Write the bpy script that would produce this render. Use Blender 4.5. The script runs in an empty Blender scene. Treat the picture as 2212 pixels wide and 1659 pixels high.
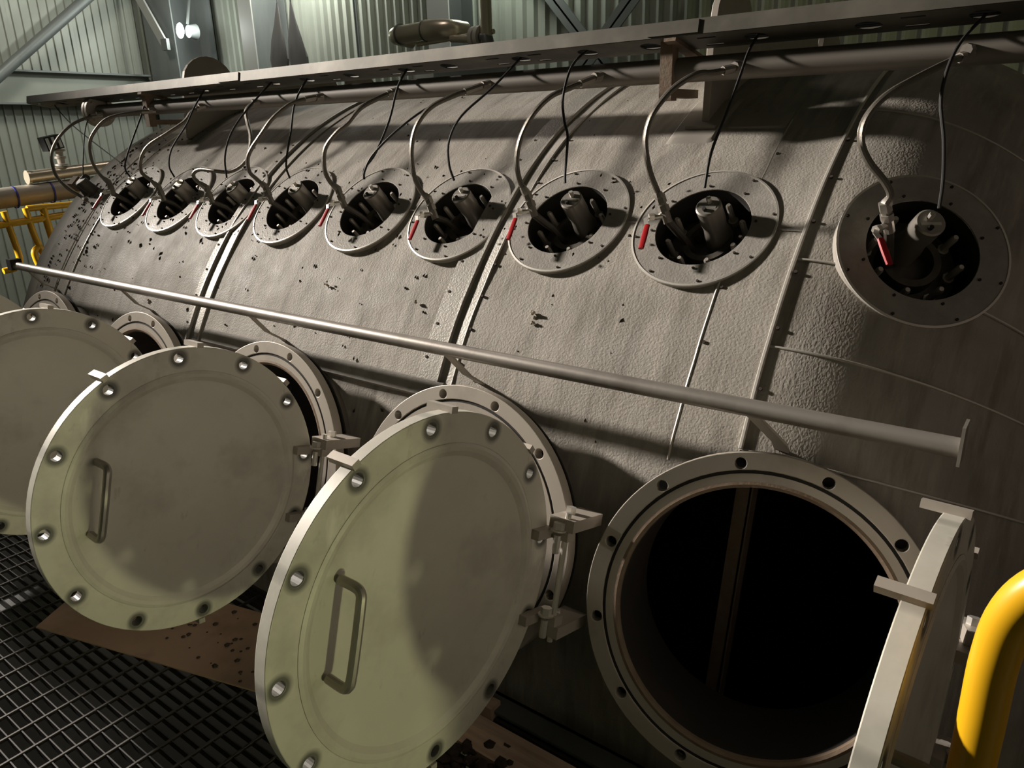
import bpy, bmesh, math, random
from mathutils import Vector, Matrix, noise
random.seed(7)
PI=math.pi
sc=bpy.context.scene
COL=sc.collection
# ---------------------------------------------------------------- camera
cam_d=bpy.data.cameras.new('camera'); cam=bpy.data.objects.new('camera',cam_d); COL.objects.link(cam)
cam_d.sensor_fit='HORIZONTAL'; cam_d.sensor_width=36; cam_d.lens=36*1613.3/2212
cam_d.clip_start=.05; cam_d.clip_end=100
cr=Vector((0.79979,0.59972,-0.02584)); cu=Vector((-0.17208,0.27031,0.94727)); cf=Vector((-0.57508,0.75317,-0.31939))
cam.matrix_world=Matrix((( cr.x,cu.x,-cf.x,1.03561),(cr.y,cu.y,-cf.y,-3.33131),(cr.z,cu.z,-cf.z,1.62149),(0,0,0,1)))
sc.camera=cam
# ---------------------------------------------------------------- world, exposure, large lights
w=bpy.data.worlds.new('world'); sc.world=w; w.use_nodes=True
w.node_tree.nodes['Background'].inputs[0].default_value=(.9,.82,.72,1)
w.node_tree.nodes['Background'].inputs[1].default_value=.055
sc.view_settings.view_transform='Standard'; sc.view_settings.look='None'
sc.view_settings.gamma=1; sc.view_settings.use_curve_mapping=False
sc.view_settings.exposure=0
def lamp(name,typ,loc,energy,col,aim=None,size=.3,size_y=None,spot=None):
    d=bpy.data.lights.new(name,typ); d.energy=energy; d.color=col
    if typ=='AREA':
        d.size=size
        if size_y: d.shape='RECTANGLE'; d.size_y=size_y
    else: d.shadow_soft_size=size
    if spot: d.spot_size=math.radians(spot); d.spot_blend=.6
    o=bpy.data.objects.new(name,d); COL.objects.link(o); o.location=loc
    if aim is not None: o.rotation_euler=(Vector(aim)-Vector(loc)).to_track_quat('-Z','Y').to_euler()
    return o
k=lamp('key_light','SPOT',(-11.2,-3.4,5.4),15000,(1,.92,.83),aim=(4.0,-2.6,.8),size=.35,spot=33); k.data.spot_blend=1
lamp('overhead_light','AREA',(-4.3,1.2,5.4),25,(1,.86,.78),aim=(-1.2,-.6,1.8),size=.8)
lamp('green_light','POINT',(6.5,-3.7,.25),370,(.93,.95,.52),size=.15)
lamp('wall_light','POINT',(-7.9,3.75,4.1),130,(.95,1,.92),size=.2)
lamp('wall_light_near','POINT',(-4.5,3.8,3.9),60,(.9,1,.88),size=.2)
lamp('end_wall_light','AREA',(-8.4,.4,5.2),62,(1,1,.86),aim=(-11.8,2.6,2.0),size=.8)
lamp('pipe_fill_light','SPOT',(-6.6,-4.6,2.6),2600,(1,.95,.85),aim=(-5.05,-.98,1.08),size=.1,spot=17)  # added spot, brightens the yellow guardrail and pipes at the left
# ---------------------------------------------------------------- materials
MATS={}
def nodemat(name,base,rough=.5,metal=0.,bump=None,var=None,emit=None,coord='Object',hole_ring=None,rvar=0):
    m=bpy.data.materials.new(name); m.use_nodes=True; nt=m.node_tree; N=nt.nodes; L=nt.links
    b=N['Principled BSDF']; b.inputs['Roughness'].default_value=rough; b.inputs['Metallic'].default_value=metal
    b.inputs['Base Color'].default_value=(*base,1)
    tc=N.new('ShaderNodeTexCoord'); src=tc.outputs[coord]
    def tex(scale,detail=4,stretch=None,rough_=.6):
        t=N.new('ShaderNodeTexNoise'); t.inputs['Scale'].default_value=scale; t.inputs['Detail'].default_value=detail; t.inputs['Roughness'].default_value=rough_
        if stretch:
            mp=N.new('ShaderNodeMapping'); mp.inputs['Scale'].default_value=stretch; L.new(src,mp.inputs[0]); L.new(mp.outputs[0],t.inputs['Vector'])
        else: L.new(src,t.inputs['Vector'])
        return t
    def mix(fac,a,bc,typ='MIX'):
        x=N.new('ShaderNodeMix'); x.data_type='RGBA'; x.blend_type=typ
        if isinstance(fac,float): x.inputs[0].default_value=fac
        else: L.new(fac,x.inputs[0])
        for i,v in ((6,a),(7,bc)):
            if isinstance(v,tuple): x.inputs[i].default_value=(*v,1)
            else: L.new(v,x.inputs[i])
        return x.outputs[2]
    def ramp(inp,a,bb):
        r=N.new('ShaderNodeMapRange'); r.inputs[1].default_value=a; r.inputs[2].default_value=bb; L.new(inp,r.inputs[0]); return r.outputs[0]
    colr=base
    if var:
        for (c2,scale,lo,hi,st) in var:
            t=tex(scale,5,st); colr=mix(ramp(t.outputs['Fac'],lo,hi),colr,c2)
        L.new(colr,b.inputs['Base Color'])
    if rvar:
        t=tex(6,4); rr=N.new('ShaderNodeMapRange'); rr.inputs[1].default_value=.3; rr.inputs[2].default_value=.7
        rr.inputs[3].default_value=rough-rvar; rr.inputs[4].default_value=rough+rvar; L.new(t.outputs['Fac'],rr.inputs[0]); L.new(rr.outputs[0],b.inputs['Roughness'])
    if bump:
        kind,scale,strength,dist=bump
        if kind=='stucco':
            v=N.new('ShaderNodeTexVoronoi'); v.feature='SMOOTH_F1'; v.inputs['Scale'].default_value=scale; v.inputs['Smoothness'].default_value=.6
            t2=tex(scale*.6,2); mp=N.new('ShaderNodeVectorMath'); mp.operation='MULTIPLY_ADD'; mp.inputs[1].default_value=(.012,.012,.012)
            L.new(t2.outputs['Color'],mp.inputs[0]); L.new(src,mp.inputs[2]); L.new(mp.outputs[0],v.inputs['Vector']); hh=v.outputs['Distance']
        elif kind=='braid':
            v=N.new('ShaderNodeTexWave'); v.inputs['Scale'].default_value=scale; v.inputs['Distortion'].default_value=1; L.new(src,v.inputs['Vector']); hh=v.outputs['Fac']
        else: hh=tex(scale,4).outputs['Fac']
        bp=N.new('ShaderNodeBump'); bp.inputs['Strength'].default_value=strength; bp.inputs['Distance'].default_value=dist
        L.new(hh,bp.inputs['Height']); L.new(bp.outputs[0],b.inputs['Normal'])
    if hole_ring:  # dark ring painted round each of the twelve bolt holes: (radius, phase deg)
        R0,ph=hole_ring
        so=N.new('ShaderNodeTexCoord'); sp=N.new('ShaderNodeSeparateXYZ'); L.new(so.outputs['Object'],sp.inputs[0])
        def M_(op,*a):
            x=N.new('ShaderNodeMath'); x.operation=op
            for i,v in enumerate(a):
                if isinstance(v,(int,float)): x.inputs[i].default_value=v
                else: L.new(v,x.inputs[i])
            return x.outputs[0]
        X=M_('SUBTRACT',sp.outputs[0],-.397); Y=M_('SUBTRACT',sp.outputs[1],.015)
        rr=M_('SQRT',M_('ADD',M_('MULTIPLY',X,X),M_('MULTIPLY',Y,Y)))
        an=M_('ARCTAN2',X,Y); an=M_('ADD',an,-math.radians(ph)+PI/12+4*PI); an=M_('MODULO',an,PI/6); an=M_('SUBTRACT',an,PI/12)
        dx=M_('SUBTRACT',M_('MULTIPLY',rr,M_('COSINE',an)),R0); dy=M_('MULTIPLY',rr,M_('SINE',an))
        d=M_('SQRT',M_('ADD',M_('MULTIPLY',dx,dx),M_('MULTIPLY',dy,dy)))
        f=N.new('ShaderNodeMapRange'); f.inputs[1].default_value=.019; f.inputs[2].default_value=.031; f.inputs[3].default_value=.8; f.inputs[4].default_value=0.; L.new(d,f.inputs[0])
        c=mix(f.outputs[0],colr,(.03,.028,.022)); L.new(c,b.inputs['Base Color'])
    if emit:
        b.inputs['Emission Color'].default_value=(*emit[0],1); b.inputs['Emission Strength'].default_value=emit[1]
    MATS[name]=m; return m
M_clad=nodemat('dusty_stucco_aluminium',(.31,.285,.245),.62,.0,bump=('stucco',150,.4,.0024),coord='UV',
   var=[((.43,.40,.36),1.6,.35,.75,(1.,2.2,1)),((.20,.18,.15),7,.48,.78,(2.4,.45,1)),((.47,.43,.375),16,.52,.8,(2.,.3,1))],rvar=.09)
M_collar=nodemat('dusty_collar_sheet',(.29,.27,.24),.5,.05,bump=('stucco',150,.3,.0022),var=[((.40,.375,.34),14,.4,.8,None),((.20,.22,.19),30,.6,.9,None)],rvar=.08)
M_strip=nodemat('cleaner_strip_sheet',(.34,.32,.285),.5,.25,bump=('stucco',150,.3,.0022))
M_flange=nodemat('grey_painted_steel',(.42,.375,.32),.5,.25,bump=('noise',60,.08,.002),var=[((.22,.19,.16),5,.5,.85,None),((.42,.38,.34),2.5,.5,.8,None)])
M_door=nodemat('dull_steel_cover',(.58,.55,.47),.5,.05,bump=('noise',18,.10,.004),var=[((.68,.66,.56),3.,.45,.85,None),((.36,.335,.285),5,.5,.82,None),((.30,.27,.22),22,.63,.8,(1,.4,1)),((.78,.76,.66),9,.66,.8,(1,.35,1))],hole_ring=(.374,18.5),rvar=.06)
M_steel=nodemat('worn_grey_steel',(.35,.32,.285),.42,.6,bump=('noise',90,.08,.002),var=[((.24,.21,.18),8,.5,.8,None)])
M_bright=nodemat('bright_machined_steel',(.72,.68,.62),.3,.6)
M_tray=nodemat('galvanised_tray',(.125,.117,.098),.5,.35,var=[((.26,.24,.2),3,.45,.8,None)])
M_header=nodemat('header_pipe_steel',(.21,.19,.165),.5,.3,var=[((.20,.175,.15),4,.5,.8,None)])
M_edge=nodemat('bright_rolled_edge',(.62,.585,.53),.35,.35)
M_dark=nodemat('dark_insulation',(.02,.017,.014),.9)
M_shell=nodemat('dark_shell',(.03,.026,.022),.75,.2,var=[((.06,.045,.035),3,.5,.8,None)])  # near-black brown for the inner shell and neck linings
M_rust=nodemat('rusty_lip',(.20,.14,.095),.8,.1,bump=('noise',80,.5,.003),var=[((.22,.17,.12),20,.45,.7,None)])
M_nzflange=nodemat('grimy_nozzle_steel',(.10,.088,.074),.5,.4,var=[((.04,.034,.028),12,.4,.7,None)])
M_bolt=nodemat('dull_bolt_heads',(.52,.48,.42),.4,.5)
M_caps=nodemat('capsule_steel',(.36,.33,.29),.35,.6)
M_red=nodemat('red_lever_sleeve',(.42,.006,.010),.4)
M_black=nodemat('black_cable_rubber',(.018,.017,.016),.65)
M_hose=nodemat('braided_steel_hose',(.20,.18,.15),.4,.55,bump=('braid',260,.5,.002))
M_wall=nodemat('pale_green_wall_sheet',(.43,.44,.385),.42,.1,var=[((.35,.355,.31),1.2,.4,.8,None)])
M_dimwall=nodemat('dark_outer_wall',(.10,.11,.10),.7)
M_col=nodemat('galvanised_column',(.25,.26,.255),.5,.3,var=[((.19,.20,.20),3,.45,.8,(1,1,.3))])
M_collight=nodemat('pale_column_flange',(.52,.50,.48),.5,.1)
M_brace=nodemat('dark_brace_steel',(.16,.165,.16),.45,.4)
M_yellow=nodemat('yellow_rail_paint',(.74,.40,.01),.35)
M_lag=nodemat('aluminium_lagging',(.62,.55,.43),.3,.6)
M_grate=nodemat('galvanised_grating',(.06,.054,.05),.55,.5)
M_brown=nodemat('rusty_brown_plate',(.40,.27,.185),.6,.05,var=[((.27,.18,.12),7,.5,.8,None),((.5,.37,.27),3,.6,.85,None)])
M_wood=nodemat('pale_timber',(.60,.43,.32),.75,var=[((.28,.18,.12),6,.4,.8,(.3,6,1))])
M_grate2=nodemat('dark_bearing_bars',(.038,.034,.031),.6,.4)  # darker tone than the cross rods
M_floor=nodemat('dark_lower_floor',(.06,.05,.045),.9)
M_dirt=nodemat('dark_dirt',(.035,.022,.016),.9)
M_clump=nodemat('pale_clump',(.42,.37,.30),.9)
M_blue=nodemat('blue_strap',(.03,.04,.35),.5)
M_lampface=nodemat('lit_lamp_face',(.9,.9,.85),.5,emit=((.95,1,.95),22))
M_white=nodemat('white_actuator',(.6,.62,.62),.4)
M_rag=nodemat('dirty_grey_sack',(.17,.155,.15),.9)
for n_,v_ in (('dusty_stucco_aluminium',.12),('dusty_collar_sheet',.12),('cleaner_strip_sheet',.3),('galvanised_tray',.2)):
    MATS[n_].node_tree.nodes['Principled BSDF'].inputs['Specular IOR Level'].default_value=v_
# ---------------------------------------------------------------- mesh helpers
class MB:
    def __init__(s): s.v=[]; s.f=[]; s.uv=None
    def add(s,vs,fs,mat=None):
        o=len(s.v)
        for p in vs:
            p=Vector(p)
            s.v.append(mat@p if mat else p)
        s.f+=[tuple(i+o for i in f) for f in fs]; return s
    def box(s,a,b,mat=None,bev=0):
        (x0,y0,z0),(x1,y1,z1)=a,b
        x0,x1=min(x0,x1),max(x0,x1);y0,y1=min(y0,y1),max(y0,y1);z0,z1=min(z0,z1),max(z0,z1)
        vs=[(x,y,z) for x in (x0,x1) for y in (y0,y1) for z in (z0,z1)]
        return s.add(vs,[(0,1,3,2),(4,6,7,5),(0,4,5,1),(2,3,7,6),(0,2,6,4),(1,5,7,3)],mat)
    def bar(s,p,q,w,h,up=(0,0,1),mat=None):
        p,q=Vector(p),Vector(q); d=(q-p).normalized(); up=Vector(up); sd=d.cross(up)
        if sd.length<1e-5: sd=d.cross(Vector((1,0,0)))
        sd.normalize(); u=sd.cross(d)
        vs=[e+sd*a*w/2+u*b*h/2 for e in (p,q) for a in (-1,1) for b in (-1,1)]
        return s.add(vs,[(0,1,3,2),(4,6,7,5),(0,4,5,1),(2,3,7,6),(0,2,6,4),(1,5,7,3)],mat)
    def tube(s,pts,r,n=10,caps=True,mat=None,flat=1.):
        pts=[Vector(p) for p in pts]; k=len(pts)
        rs=r if isinstance(r,(list,tuple)) else [r]*k
        t0=(pts[1]-pts[0]).normalized(); ref=Vector((0,0,1)) if abs(t0.z)<.9 else Vector((1,0,0))
        nrm=t0.cross(ref).normalized(); vs=[]
        for i,p in enumerate(pts):
            t=(pts[min(i+1,k-1)]-pts[max(i-1,0)]).normalized()
            nrm=(nrm-t*nrm.dot(t)).normalized(); bn=t.cross(nrm)
            for j in range(n):
                a=2*PI*j/n; vs.append(p+(nrm*math.cos(a)+bn*math.sin(a)*flat)*rs[i])
        fs=[(i*n+j,i*n+(j+1)%n,(i+1)*n+(j+1)%n,(i+1)*n+j) for i in range(k-1) for j in range(n)]
        if caps: fs+=[tuple(range(n))[::-1],tuple((k-1)*n+j for j in range(n))]
        return s.add(vs,fs,mat)
    def lathe(s,prof,n=48,mat=None,closed=False):   # prof (r,z) about local z
        k=len(prof); vs=[(r*math.cos(2*PI*j/n),r*math.sin(2*PI*j/n),z) for r,z in prof for j in range(n)]
        kk=k if closed else k-1
        fs=[(i*n+j,i*n+(j+1)%n,((i+1)%k)*n+(j+1)%n,((i+1)%k)*n+j) for i in range(kk) for j in range(n)]
        return s.add(vs,fs,mat)
    def strip(s,path,w,th,side,mat=None):   # flat bar bent along path; side = width direction
        side=Vector(side).normalized(); pts=[Vector(p) for p in path]; vs=[]
        for i,p in enumerate(pts):
            t=(pts[min(i+1,len(pts)-1)]-pts[max(i-1,0)]).normalized(); n=t.cross(side).normalized()
            vs+=[p+side*w/2+n*th/2,p-side*w/2+n*th/2,p-side*w/2-n*th/2,p+side*w/2-n*th/2]
        fs=[(4*i+j,4*i+(j+1)%4,4*i+4+(j+1)%4,4*i+4+j) for i in range(len(pts)-1) for j in range(4)]
        m=4*(len(pts)-1); fs+=[(3,2,1,0),(m,m+1,m+2,m+3)]
        return s.add(vs,fs,mat)
    def mesh(s,name,m,smooth=False,ang=35):
        me=bpy.data.meshes.new(name); me.from_pydata([tuple(p) for p in s.v],[],s.f); me.materials.append(m)
        bm=bmesh.new(); bm.from_mesh(me); bmesh.ops.recalc_face_normals(bm,faces=bm.faces)
        if smooth:
            for f in bm.faces: f.smooth=True
            for e in bm.edges:
                if len(e.link_faces)==2 and e.calc_face_angle(0)>math.radians(ang): e.smooth=False
        bm.to_mesh(me); bm.free(); return me
    def obj(s,name,m,parent=None,smooth=False,matrix=None):
        return link(s.mesh(name,m,smooth),name,parent,matrix)
def link(me,name,parent=None,matrix=None):
    o=bpy.data.objects.new(name,me); COL.objects.link(o)
    if parent: o.parent=parent
    if matrix: o.matrix_local=matrix
    return o
def tag(o,label=None,cat=None,group=None,kind=None):
    if label: o['label']=label
    if cat: o['category']=cat
    if group: o['group']=group
    if kind: o['kind']=kind
    return o
def root(name,mat,label,cat,group=None):
    o=bpy.data.objects.new(name,None); COL.objects.link(o); o.empty_display_size=.1
    o.matrix_world=mat if isinstance(mat,Matrix) else Matrix.Translation(mat)
    return tag(o,label,cat,group)
def frame(c,x,y,z):
    x,y,z=Vector(x),Vector(y),Vector(z)
    return Matrix(((x.x,y.x,z.x,c[0]),(x.y,y.y,z.y,c[1]),(x.z,y.z,z.z,c[2]),(0,0,0,1)))
def circ(cx,cy,r,n): return [(cx+r*math.cos(2*PI*i/n),cy+r*math.sin(2*PI*i/n)) for i in range(n)]
def plate(outline,holes,th,z0=0.,bevel=0.):
    """flat plate in the local xy plane with holes, from z0 to z0+th -> (verts, faces)"""
    cu_=bpy.data.curves.new('tmp','CURVE'); cu_.dimensions='2D'; cu_.fill_mode='BOTH'; cu_.extrude=th/2-bevel
    if bevel: cu_.bevel_depth=bevel; cu_.offset=-bevel; cu_.bevel_resolution=1
    for loop in [outline]+holes:
        sp=cu_.splines.new('POLY'); sp.points.add(len(loop)-1)
        for i,p in enumerate(loop): sp.points[i].co=(p[0],p[1],0,1)
        sp.use_cyclic_u=True
    ob=bpy.data.objects.new('tmp',cu_); COL.objects.link(ob)
    dg=bpy.context.evaluated_depsgraph_get(); dg.update()
    me=bpy.data.meshes.new_from_object(ob.evaluated_get(dg))
    bm=bmesh.new(); bm.from_mesh(me); bmesh.ops.remove_doubles(bm,verts=bm.verts,dist=1e-5)
    vs=[(v.co.x,v.co.y,v.co.z+z0+th/2) for v in bm.verts]; bm.verts.index_update(); fs=[tuple(v.index for v in f.verts) for f in bm.faces]
    bm.free(); bpy.data.meshes.remove(me); bpy.data.objects.remove(ob); bpy.data.curves.remove(cu_)
    return vs,fs
def hexbolt(mb,p,ax,r,h,mat=None):
    ax=Vector(ax).normalized(); p=Vector(p); mb.tube([p,p+ax*h],r,6,True,mat); return mb
def smoothpath(pts,sub=6):
    pts=[Vector(p) for p in pts]; out=[]
    P=[pts[0]*2-pts[1]]+pts+[pts[-1]*2-pts[-2]]
    for i in range(1,len(P)-2):
        for k in range(sub):
            t=k/sub; a,b,c,d=P[i-1],P[i],P[i+1],P[i+2]
            out.append(.5*((2*b)+(c-a)*t+(2*a-5*b+4*c-d)*t*t+(3*b-a-3*c+d)*t**3))
    out.append(pts[-1]); return out
# ---------------------------------------------------------------- key dimensions of the vessel (metres)
R=1.864; XS=.456; HB=1.015; XE=-3.553
AL=.281; D=1.985
NX=[-3.0308,-2.5646,-2.1145,-1.6703,-1.1961,-.7421,-.2833,.1722]
BE=.809
mn=Vector((0,-math.cos(AL),math.sin(AL))); mt=Vector((0,math.sin(AL),math.cos(AL))); mu=Vector((1,0,0))
MHX=[-3.0104,-2.1108,-1.1982,-.2874]
MH=[frame(Vector((x,0,0))+mn*D,mu,mt,mn) for x in MHX]
n4=Vector((.222,-.925,.308)).normalized(); t4=Vector((.01603,.31934,.94750)); t4=(t4-n4*t4.dot(n4)).normalized(); u4=t4.cross(n4)
MH.append(frame((.579,-1.841,.524),u4,t4,n4))
nn=Vector((0,-math.cos(BE),math.sin(BE))); nt_=Vector((0,math.sin(BE),math.cos(BE)))
NZ=[frame(Vector((x,0,0))+nn*1.870,mu,nt_,nn) for x in NX]
n9=Vector((.459,-.680,.5725)).normalized(); t9=(Vector((0,0,1))-n9*n9.z).normalized()
NZ.append(frame(tuple(Vector((.732,-1.244,1.326))-n9*.012),t9.cross(n9),t9,n9))
NZ.append(frame(Vector((-3.487,0,0))+nn*1.896,mu,nt_,nn))
# centre lines of the hoses and cables (metres)
HOSES=[[[-3.605,-1.09,1.774],[-3.632,-1.163,1.761],[-3.655,-1.247,1.722],[-3.664,-1.324,1.654],[-3.656,-1.379,1.572],[-3.617,-1.4,1.481],[-3.578,-1.394,1.428],[-3.533,-1.376,1.38],[-3.486,-1.347,1.346],[-3.405,-1.355,1.327]],[[-3.027,-1.09,1.777],[-3.076,-1.169,1.772],[-3.123,-1.238,1.759],[-3.158,-1.286,1.738],[-3.184,-1.331,1.693],[-3.204,-1.368,1.627],[-3.196,-1.379,1.541],[-3.171,-1.363,1.466],[-3.147,-1.34,1.429]],[[-2.553,-1.09,1.782],[-2.574,-1.141,1.759],[-2.578,-1.189,1.712],[-2.62,-1.271,1.656],[-2.675,-1.337,1.606],[-2.703,-1.37,1.549],[-2.707,-1.38,1.485],[-2.683,-1.356,1.446],[-2.662,-1.333,1.412]],[[-2.111,-1.09,1.786],[-2.123,-1.121,1.769],[-2.124,-1.147,1.741],[-2.1,-1.163,1.698],[-2.066,-1.178,1.643],[-2.048,-1.2,1.59],[-2.045,-1.223,1.544],[-2.063,-1.255,1.507],[-2.104,-1.292,1.485],[-2.168,-1.327,1.49],[-2.23,-1.354,1.497],[-2.259,-1.372,1.48],[-2.254,-1.369,1.451],[-2.226,-1.341,1.417]],[[-1.659,-1.09,1.788],[-1.71,-1.181,1.768],[-1.735,-1.23,1.741],[-1.759,-1.282,1.696],[-1.781,-1.325,1.64],[-1.81,-1.361,1.583],[-1.824,-1.376,1.542],[-1.821,-1.377,1.492],[-1.801,-1.356,1.457],[-1.784,-1.337,1.431]],[[-1.209,-1.09,1.787],[-1.232,-1.147,1.765],[-1.266,-1.227,1.725],[-1.286,-1.285,1.669],[-1.312,-1.322,1.636],[-1.341,-1.359,1.58],[-1.344,-1.37,1.506],[-1.332,-1.36,1.459],[-1.314,-1.341,1.43]],[[-0.751,-1.09,1.786],[-0.814,-1.212,1.745],[-0.855,-1.282,1.709],[-0.878,-1.333,1.649],[-0.883,-1.36,1.572],[-0.874,-1.365,1.488],[-0.857,-1.352,1.434],[-0.841,-1.336,1.406]],[[-0.29,-1.09,1.784],[-0.339,-1.192,1.748],[-0.371,-1.25,1.724],[-0.398,-1.306,1.674],[-0.419,-1.346,1.605],[-0.426,-1.362,1.535],[-0.419,-1.356,1.473],[-0.404,-1.341,1.433]],[[0.172,-1.09,1.781],[0.127,-1.166,1.766],[0.101,-1.204,1.764],[0.075,-1.249,1.744],[0.05,-1.295,1.71],[0.028,-1.338,1.658],[0.02,-1.358,1.604],[0.025,-1.362,1.557],[0.036,-1.356,1.505],[0.05,-1.343,1.461],[0.059,-1.335,1.435]],[[0.745,-1.09,1.771],[0.714,-1.146,1.755],[0.661,-1.242,1.717],[0.613,-1.316,1.677],[0.587,-1.358,1.629],[0.586,-1.372,1.581],[0.606,-1.362,1.535],[0.637,-1.336,1.492],[0.654,-1.321,1.458],[0.648,-1.324,1.433]]]
CABLES=[[[-4.279,-1.04,1.858],[-3.983,-1.099,1.743],[-3.698,-1.135,1.646],[-3.386,-1.155,1.532],[-3.336,-1.157,1.512]],[[-3.739,-1.04,1.867],[-3.64,-1.166,1.726],[-3.558,-1.243,1.599],[-3.501,-1.3,1.459],[-3.473,-1.3,1.421]],[[-3.15,-1.04,1.876],[-3.072,-1.129,1.769],[-2.998,-1.279,1.576],[-2.985,-1.317,1.497],[-2.952,-1.316,1.454]],[[-2.588,-1.04,1.872],[-2.553,-1.141,1.775],[-2.53,-1.21,1.695],[-2.538,-1.299,1.589],[-2.532,-1.33,1.511],[-2.504,-1.328,1.458]],[[-2.016,-1.04,1.886],[-2.032,-1.194,1.755],[-2.057,-1.281,1.651],[-2.069,-1.322,1.552],[-2.062,-1.333,1.461]],[[-1.775,-1.04,1.886],[-1.727,-1.173,1.769],[-1.668,-1.26,1.643],[-1.642,-1.321,1.522],[-1.617,-1.33,1.465]],[[-1.173,-1.04,1.881],[-1.158,-1.127,1.8],[-1.123,-1.221,1.676],[-1.133,-1.295,1.56],[-1.16,-1.333,1.505],[-1.157,-1.34,1.468]],[[-0.62,-1.04,1.879],[-0.653,-1.184,1.767],[-0.706,-1.291,1.678],[-0.728,-1.335,1.6],[-0.723,-1.347,1.525],[-0.707,-1.343,1.47]],[[-0.351,-1.04,1.879],[-0.357,-1.145,1.818],[-0.331,-1.239,1.722],[-0.298,-1.282,1.648],[-0.276,-1.298,1.602],[-0.26,-1.337,1.503],[-0.254,-1.347,1.47]],[[0.206,-1.04,1.875],[0.204,-1.111,1.818],[0.211,-1.186,1.746],[0.212,-1.263,1.657],[0.2,-1.325,1.554],[0.198,-1.351,1.465]],[[0.76,-1.04,1.863],[0.731,-1.13,1.804],[0.719,-1.196,1.743],[0.721,-1.248,1.667],[0.743,-1.271,1.577],[0.755,-1.281,1.49],[0.757,-1.288,1.425]],[[-0.911,-1.1,1.748],[-0.97,-1.193,1.706],[-1.043,-1.28,1.63],[-1.116,-1.326,1.554],[-1.15,-1.34,1.5],[-1.159,-1.341,1.469]]]
# ---------------------------------------------------------------- setting: walls, ceiling, lower floor
def ribbed_sheets(name,p0,along,length,z0,z1,pitch,depth,inward,m,sheet,rib_frac=.32):
    """wall made of profiled sheets, each sheet a part"""
    r=bpy.data.objects.new(name,None); COL.objects.link(r); r.location=p0; tag(r,kind='structure')
    along=Vector(along); inward=Vector(inward); n=int(length/sheet)
    k=int(round(sheet/pitch)); wd=sheet/k; mb=MB(); pts=[]
    for i in range(k):
        a=i*wd; fl=wd*(1-rib_frac)
        pts+=[(a,0),(a+fl*.5,0),(a+fl*.5+wd*rib_frac*.28,depth),(a+fl*.5+wd*rib_frac*.72,depth),(a+fl*.5+wd*rib_frac,0)]
    pts.append((sheet+.004,.0015))
    vs=[]
    for a,b in pts:
        q=along*a+inward*b
        vs+=[(q.x,q.y,z0),(q.x,q.y,z1)]
    mb.add(vs,[(2*i,2*i+2,2*i+3,2*i+1) for i in range(len(pts)-1)])
    me=mb.mesh('wall_sheet',m)
    for i in range(n):
        o=link(me,'wall_sheet',r); o.location=along*(i*sheet)
    return r
ribbed_sheets('wall_back',(-11.8,4.5,0),(1,0,0),20,-3,9.2,.158,.06,(0,-1,0),M_wall,.948,.42)
ribbed_sheets('wall_left',(-11.8,4.5,0),(0,-1,0),13.4,-3,9.2,.128,.024,(1,0,0),M_wall,.896,.28)
def struct(name,mb,m): return tag(mb.obj(name,m),kind='structure')
struct('floor',MB().box((-11.8,-9,-3.1),(8.2,4.5,-3)),M_floor)
struct('ceiling',MB().box((-11.8,-9,9.2),(8.2,4.5,9.3)),M_dimwall)
struct('wall_right',MB().box((8.1,-9,-3),(8.2,4.5,9.2)),M_dimwall)
struct('wall_front',MB().box((-11.8,-9.1,-3),(8.2,-9,9.2)),M_dimwall)
struct('light_blocker_1',MB().box((1.88,-2.735,-.001),(2.0,.4,2.6)),M_floor)  # added unseen panel, shades the right-hand cover, domed end and handrail
def hsec(mb,x,y,z0,z1,w,d,t,ax='x'):
    """H section column, flanges facing +-y"""
    mb.box((x-w/2,y-d/2,z0),(x+w/2,y-d/2+t,z1)); mb.box((x-w/2,y+d/2-t,z0),(x+w/2,y+d/2,z1)); mb.box((x-t/2,y-d/2,z0),(x+t/2,y+d/2,z1))
def column(x,y,w,d,m,label,flm=None):
    r=root('steel_column',(x,y,-3),label,'column')
    a=MB(); a.box((-w/2,-d/2,0),(w/2,-d/2+.02,12.1)); a.obj('front_flange',flm or m,r)
    b=MB(); b.box((-w/2,d/2-.02,0),(w/2,d/2,12.1)); b.obj('rear_flange',m,r)
    MB().box((-.008,-d/2+.02,0),(.008,d/2-.02,12.1)).obj('web',m,r)
    MB().box((-w/2-.06,-d/2-.06,-.001),(w/2+.06,d/2+.06,.03)).obj('base_plate',m,r)
column(-11.05,4.0,.8,.7,M_col,'wide blue-grey corner column where the two ribbed walls meet')
column(-9.0,4.1,.3,.6,M_col,'grey column with pale front flange behind the round plate top',M_collight)
column(-5.5,4.2,.34,.45,M_brace,'column with pale pinkish front flange beside the vertical lagged pipe',M_collight)
def beam(name,p,q,w,h,m,label,cat='beam'):
    r=root(name,p,label,cat); v=Vector(q)-Vector(p); up=Vector((0,0,1)); d=v.normalized()
    sd=d.cross(up).normalized(); u=sd.cross(d)
    for nm,off,ww,hh in (('web',0,.012,h),('top_flange',h/2,w,.014),('bottom_flange',-h/2,w,.014)):
        MB().bar(u*off,v+u*off,ww,hh,up=u).obj(nm,m,r)
    return r
r=root('wall_girt',(-11.68,-8.5,2.42),'wide pale horizontal girt across the left end wall behind the tray end','beam')
MB().box((-.05,0,-.22),(0,12.2,.22)).obj('web',M_wall,r)
MB().box((-.05,0,.21),(.16,12.2,.235)).obj('top_flange',M_col,r); MB().box((-.05,0,-.235),(.16,12.2,-.21)).obj('bottom_flange',M_col,r)
r=root('diagonal_brace',(-11.4,0.2,1.62),'thick grey diagonal brace crossing the top left corner of the end wall','brace')
MB().tube([(0,0,0),(0,3.2,2.53)],.075,14).obj('brace_tube',M_col,r,True)
MB().box((-.06,-.05,-.12),(.02,.35,.28)).obj('gusset_plate',M_col,r)
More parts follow.
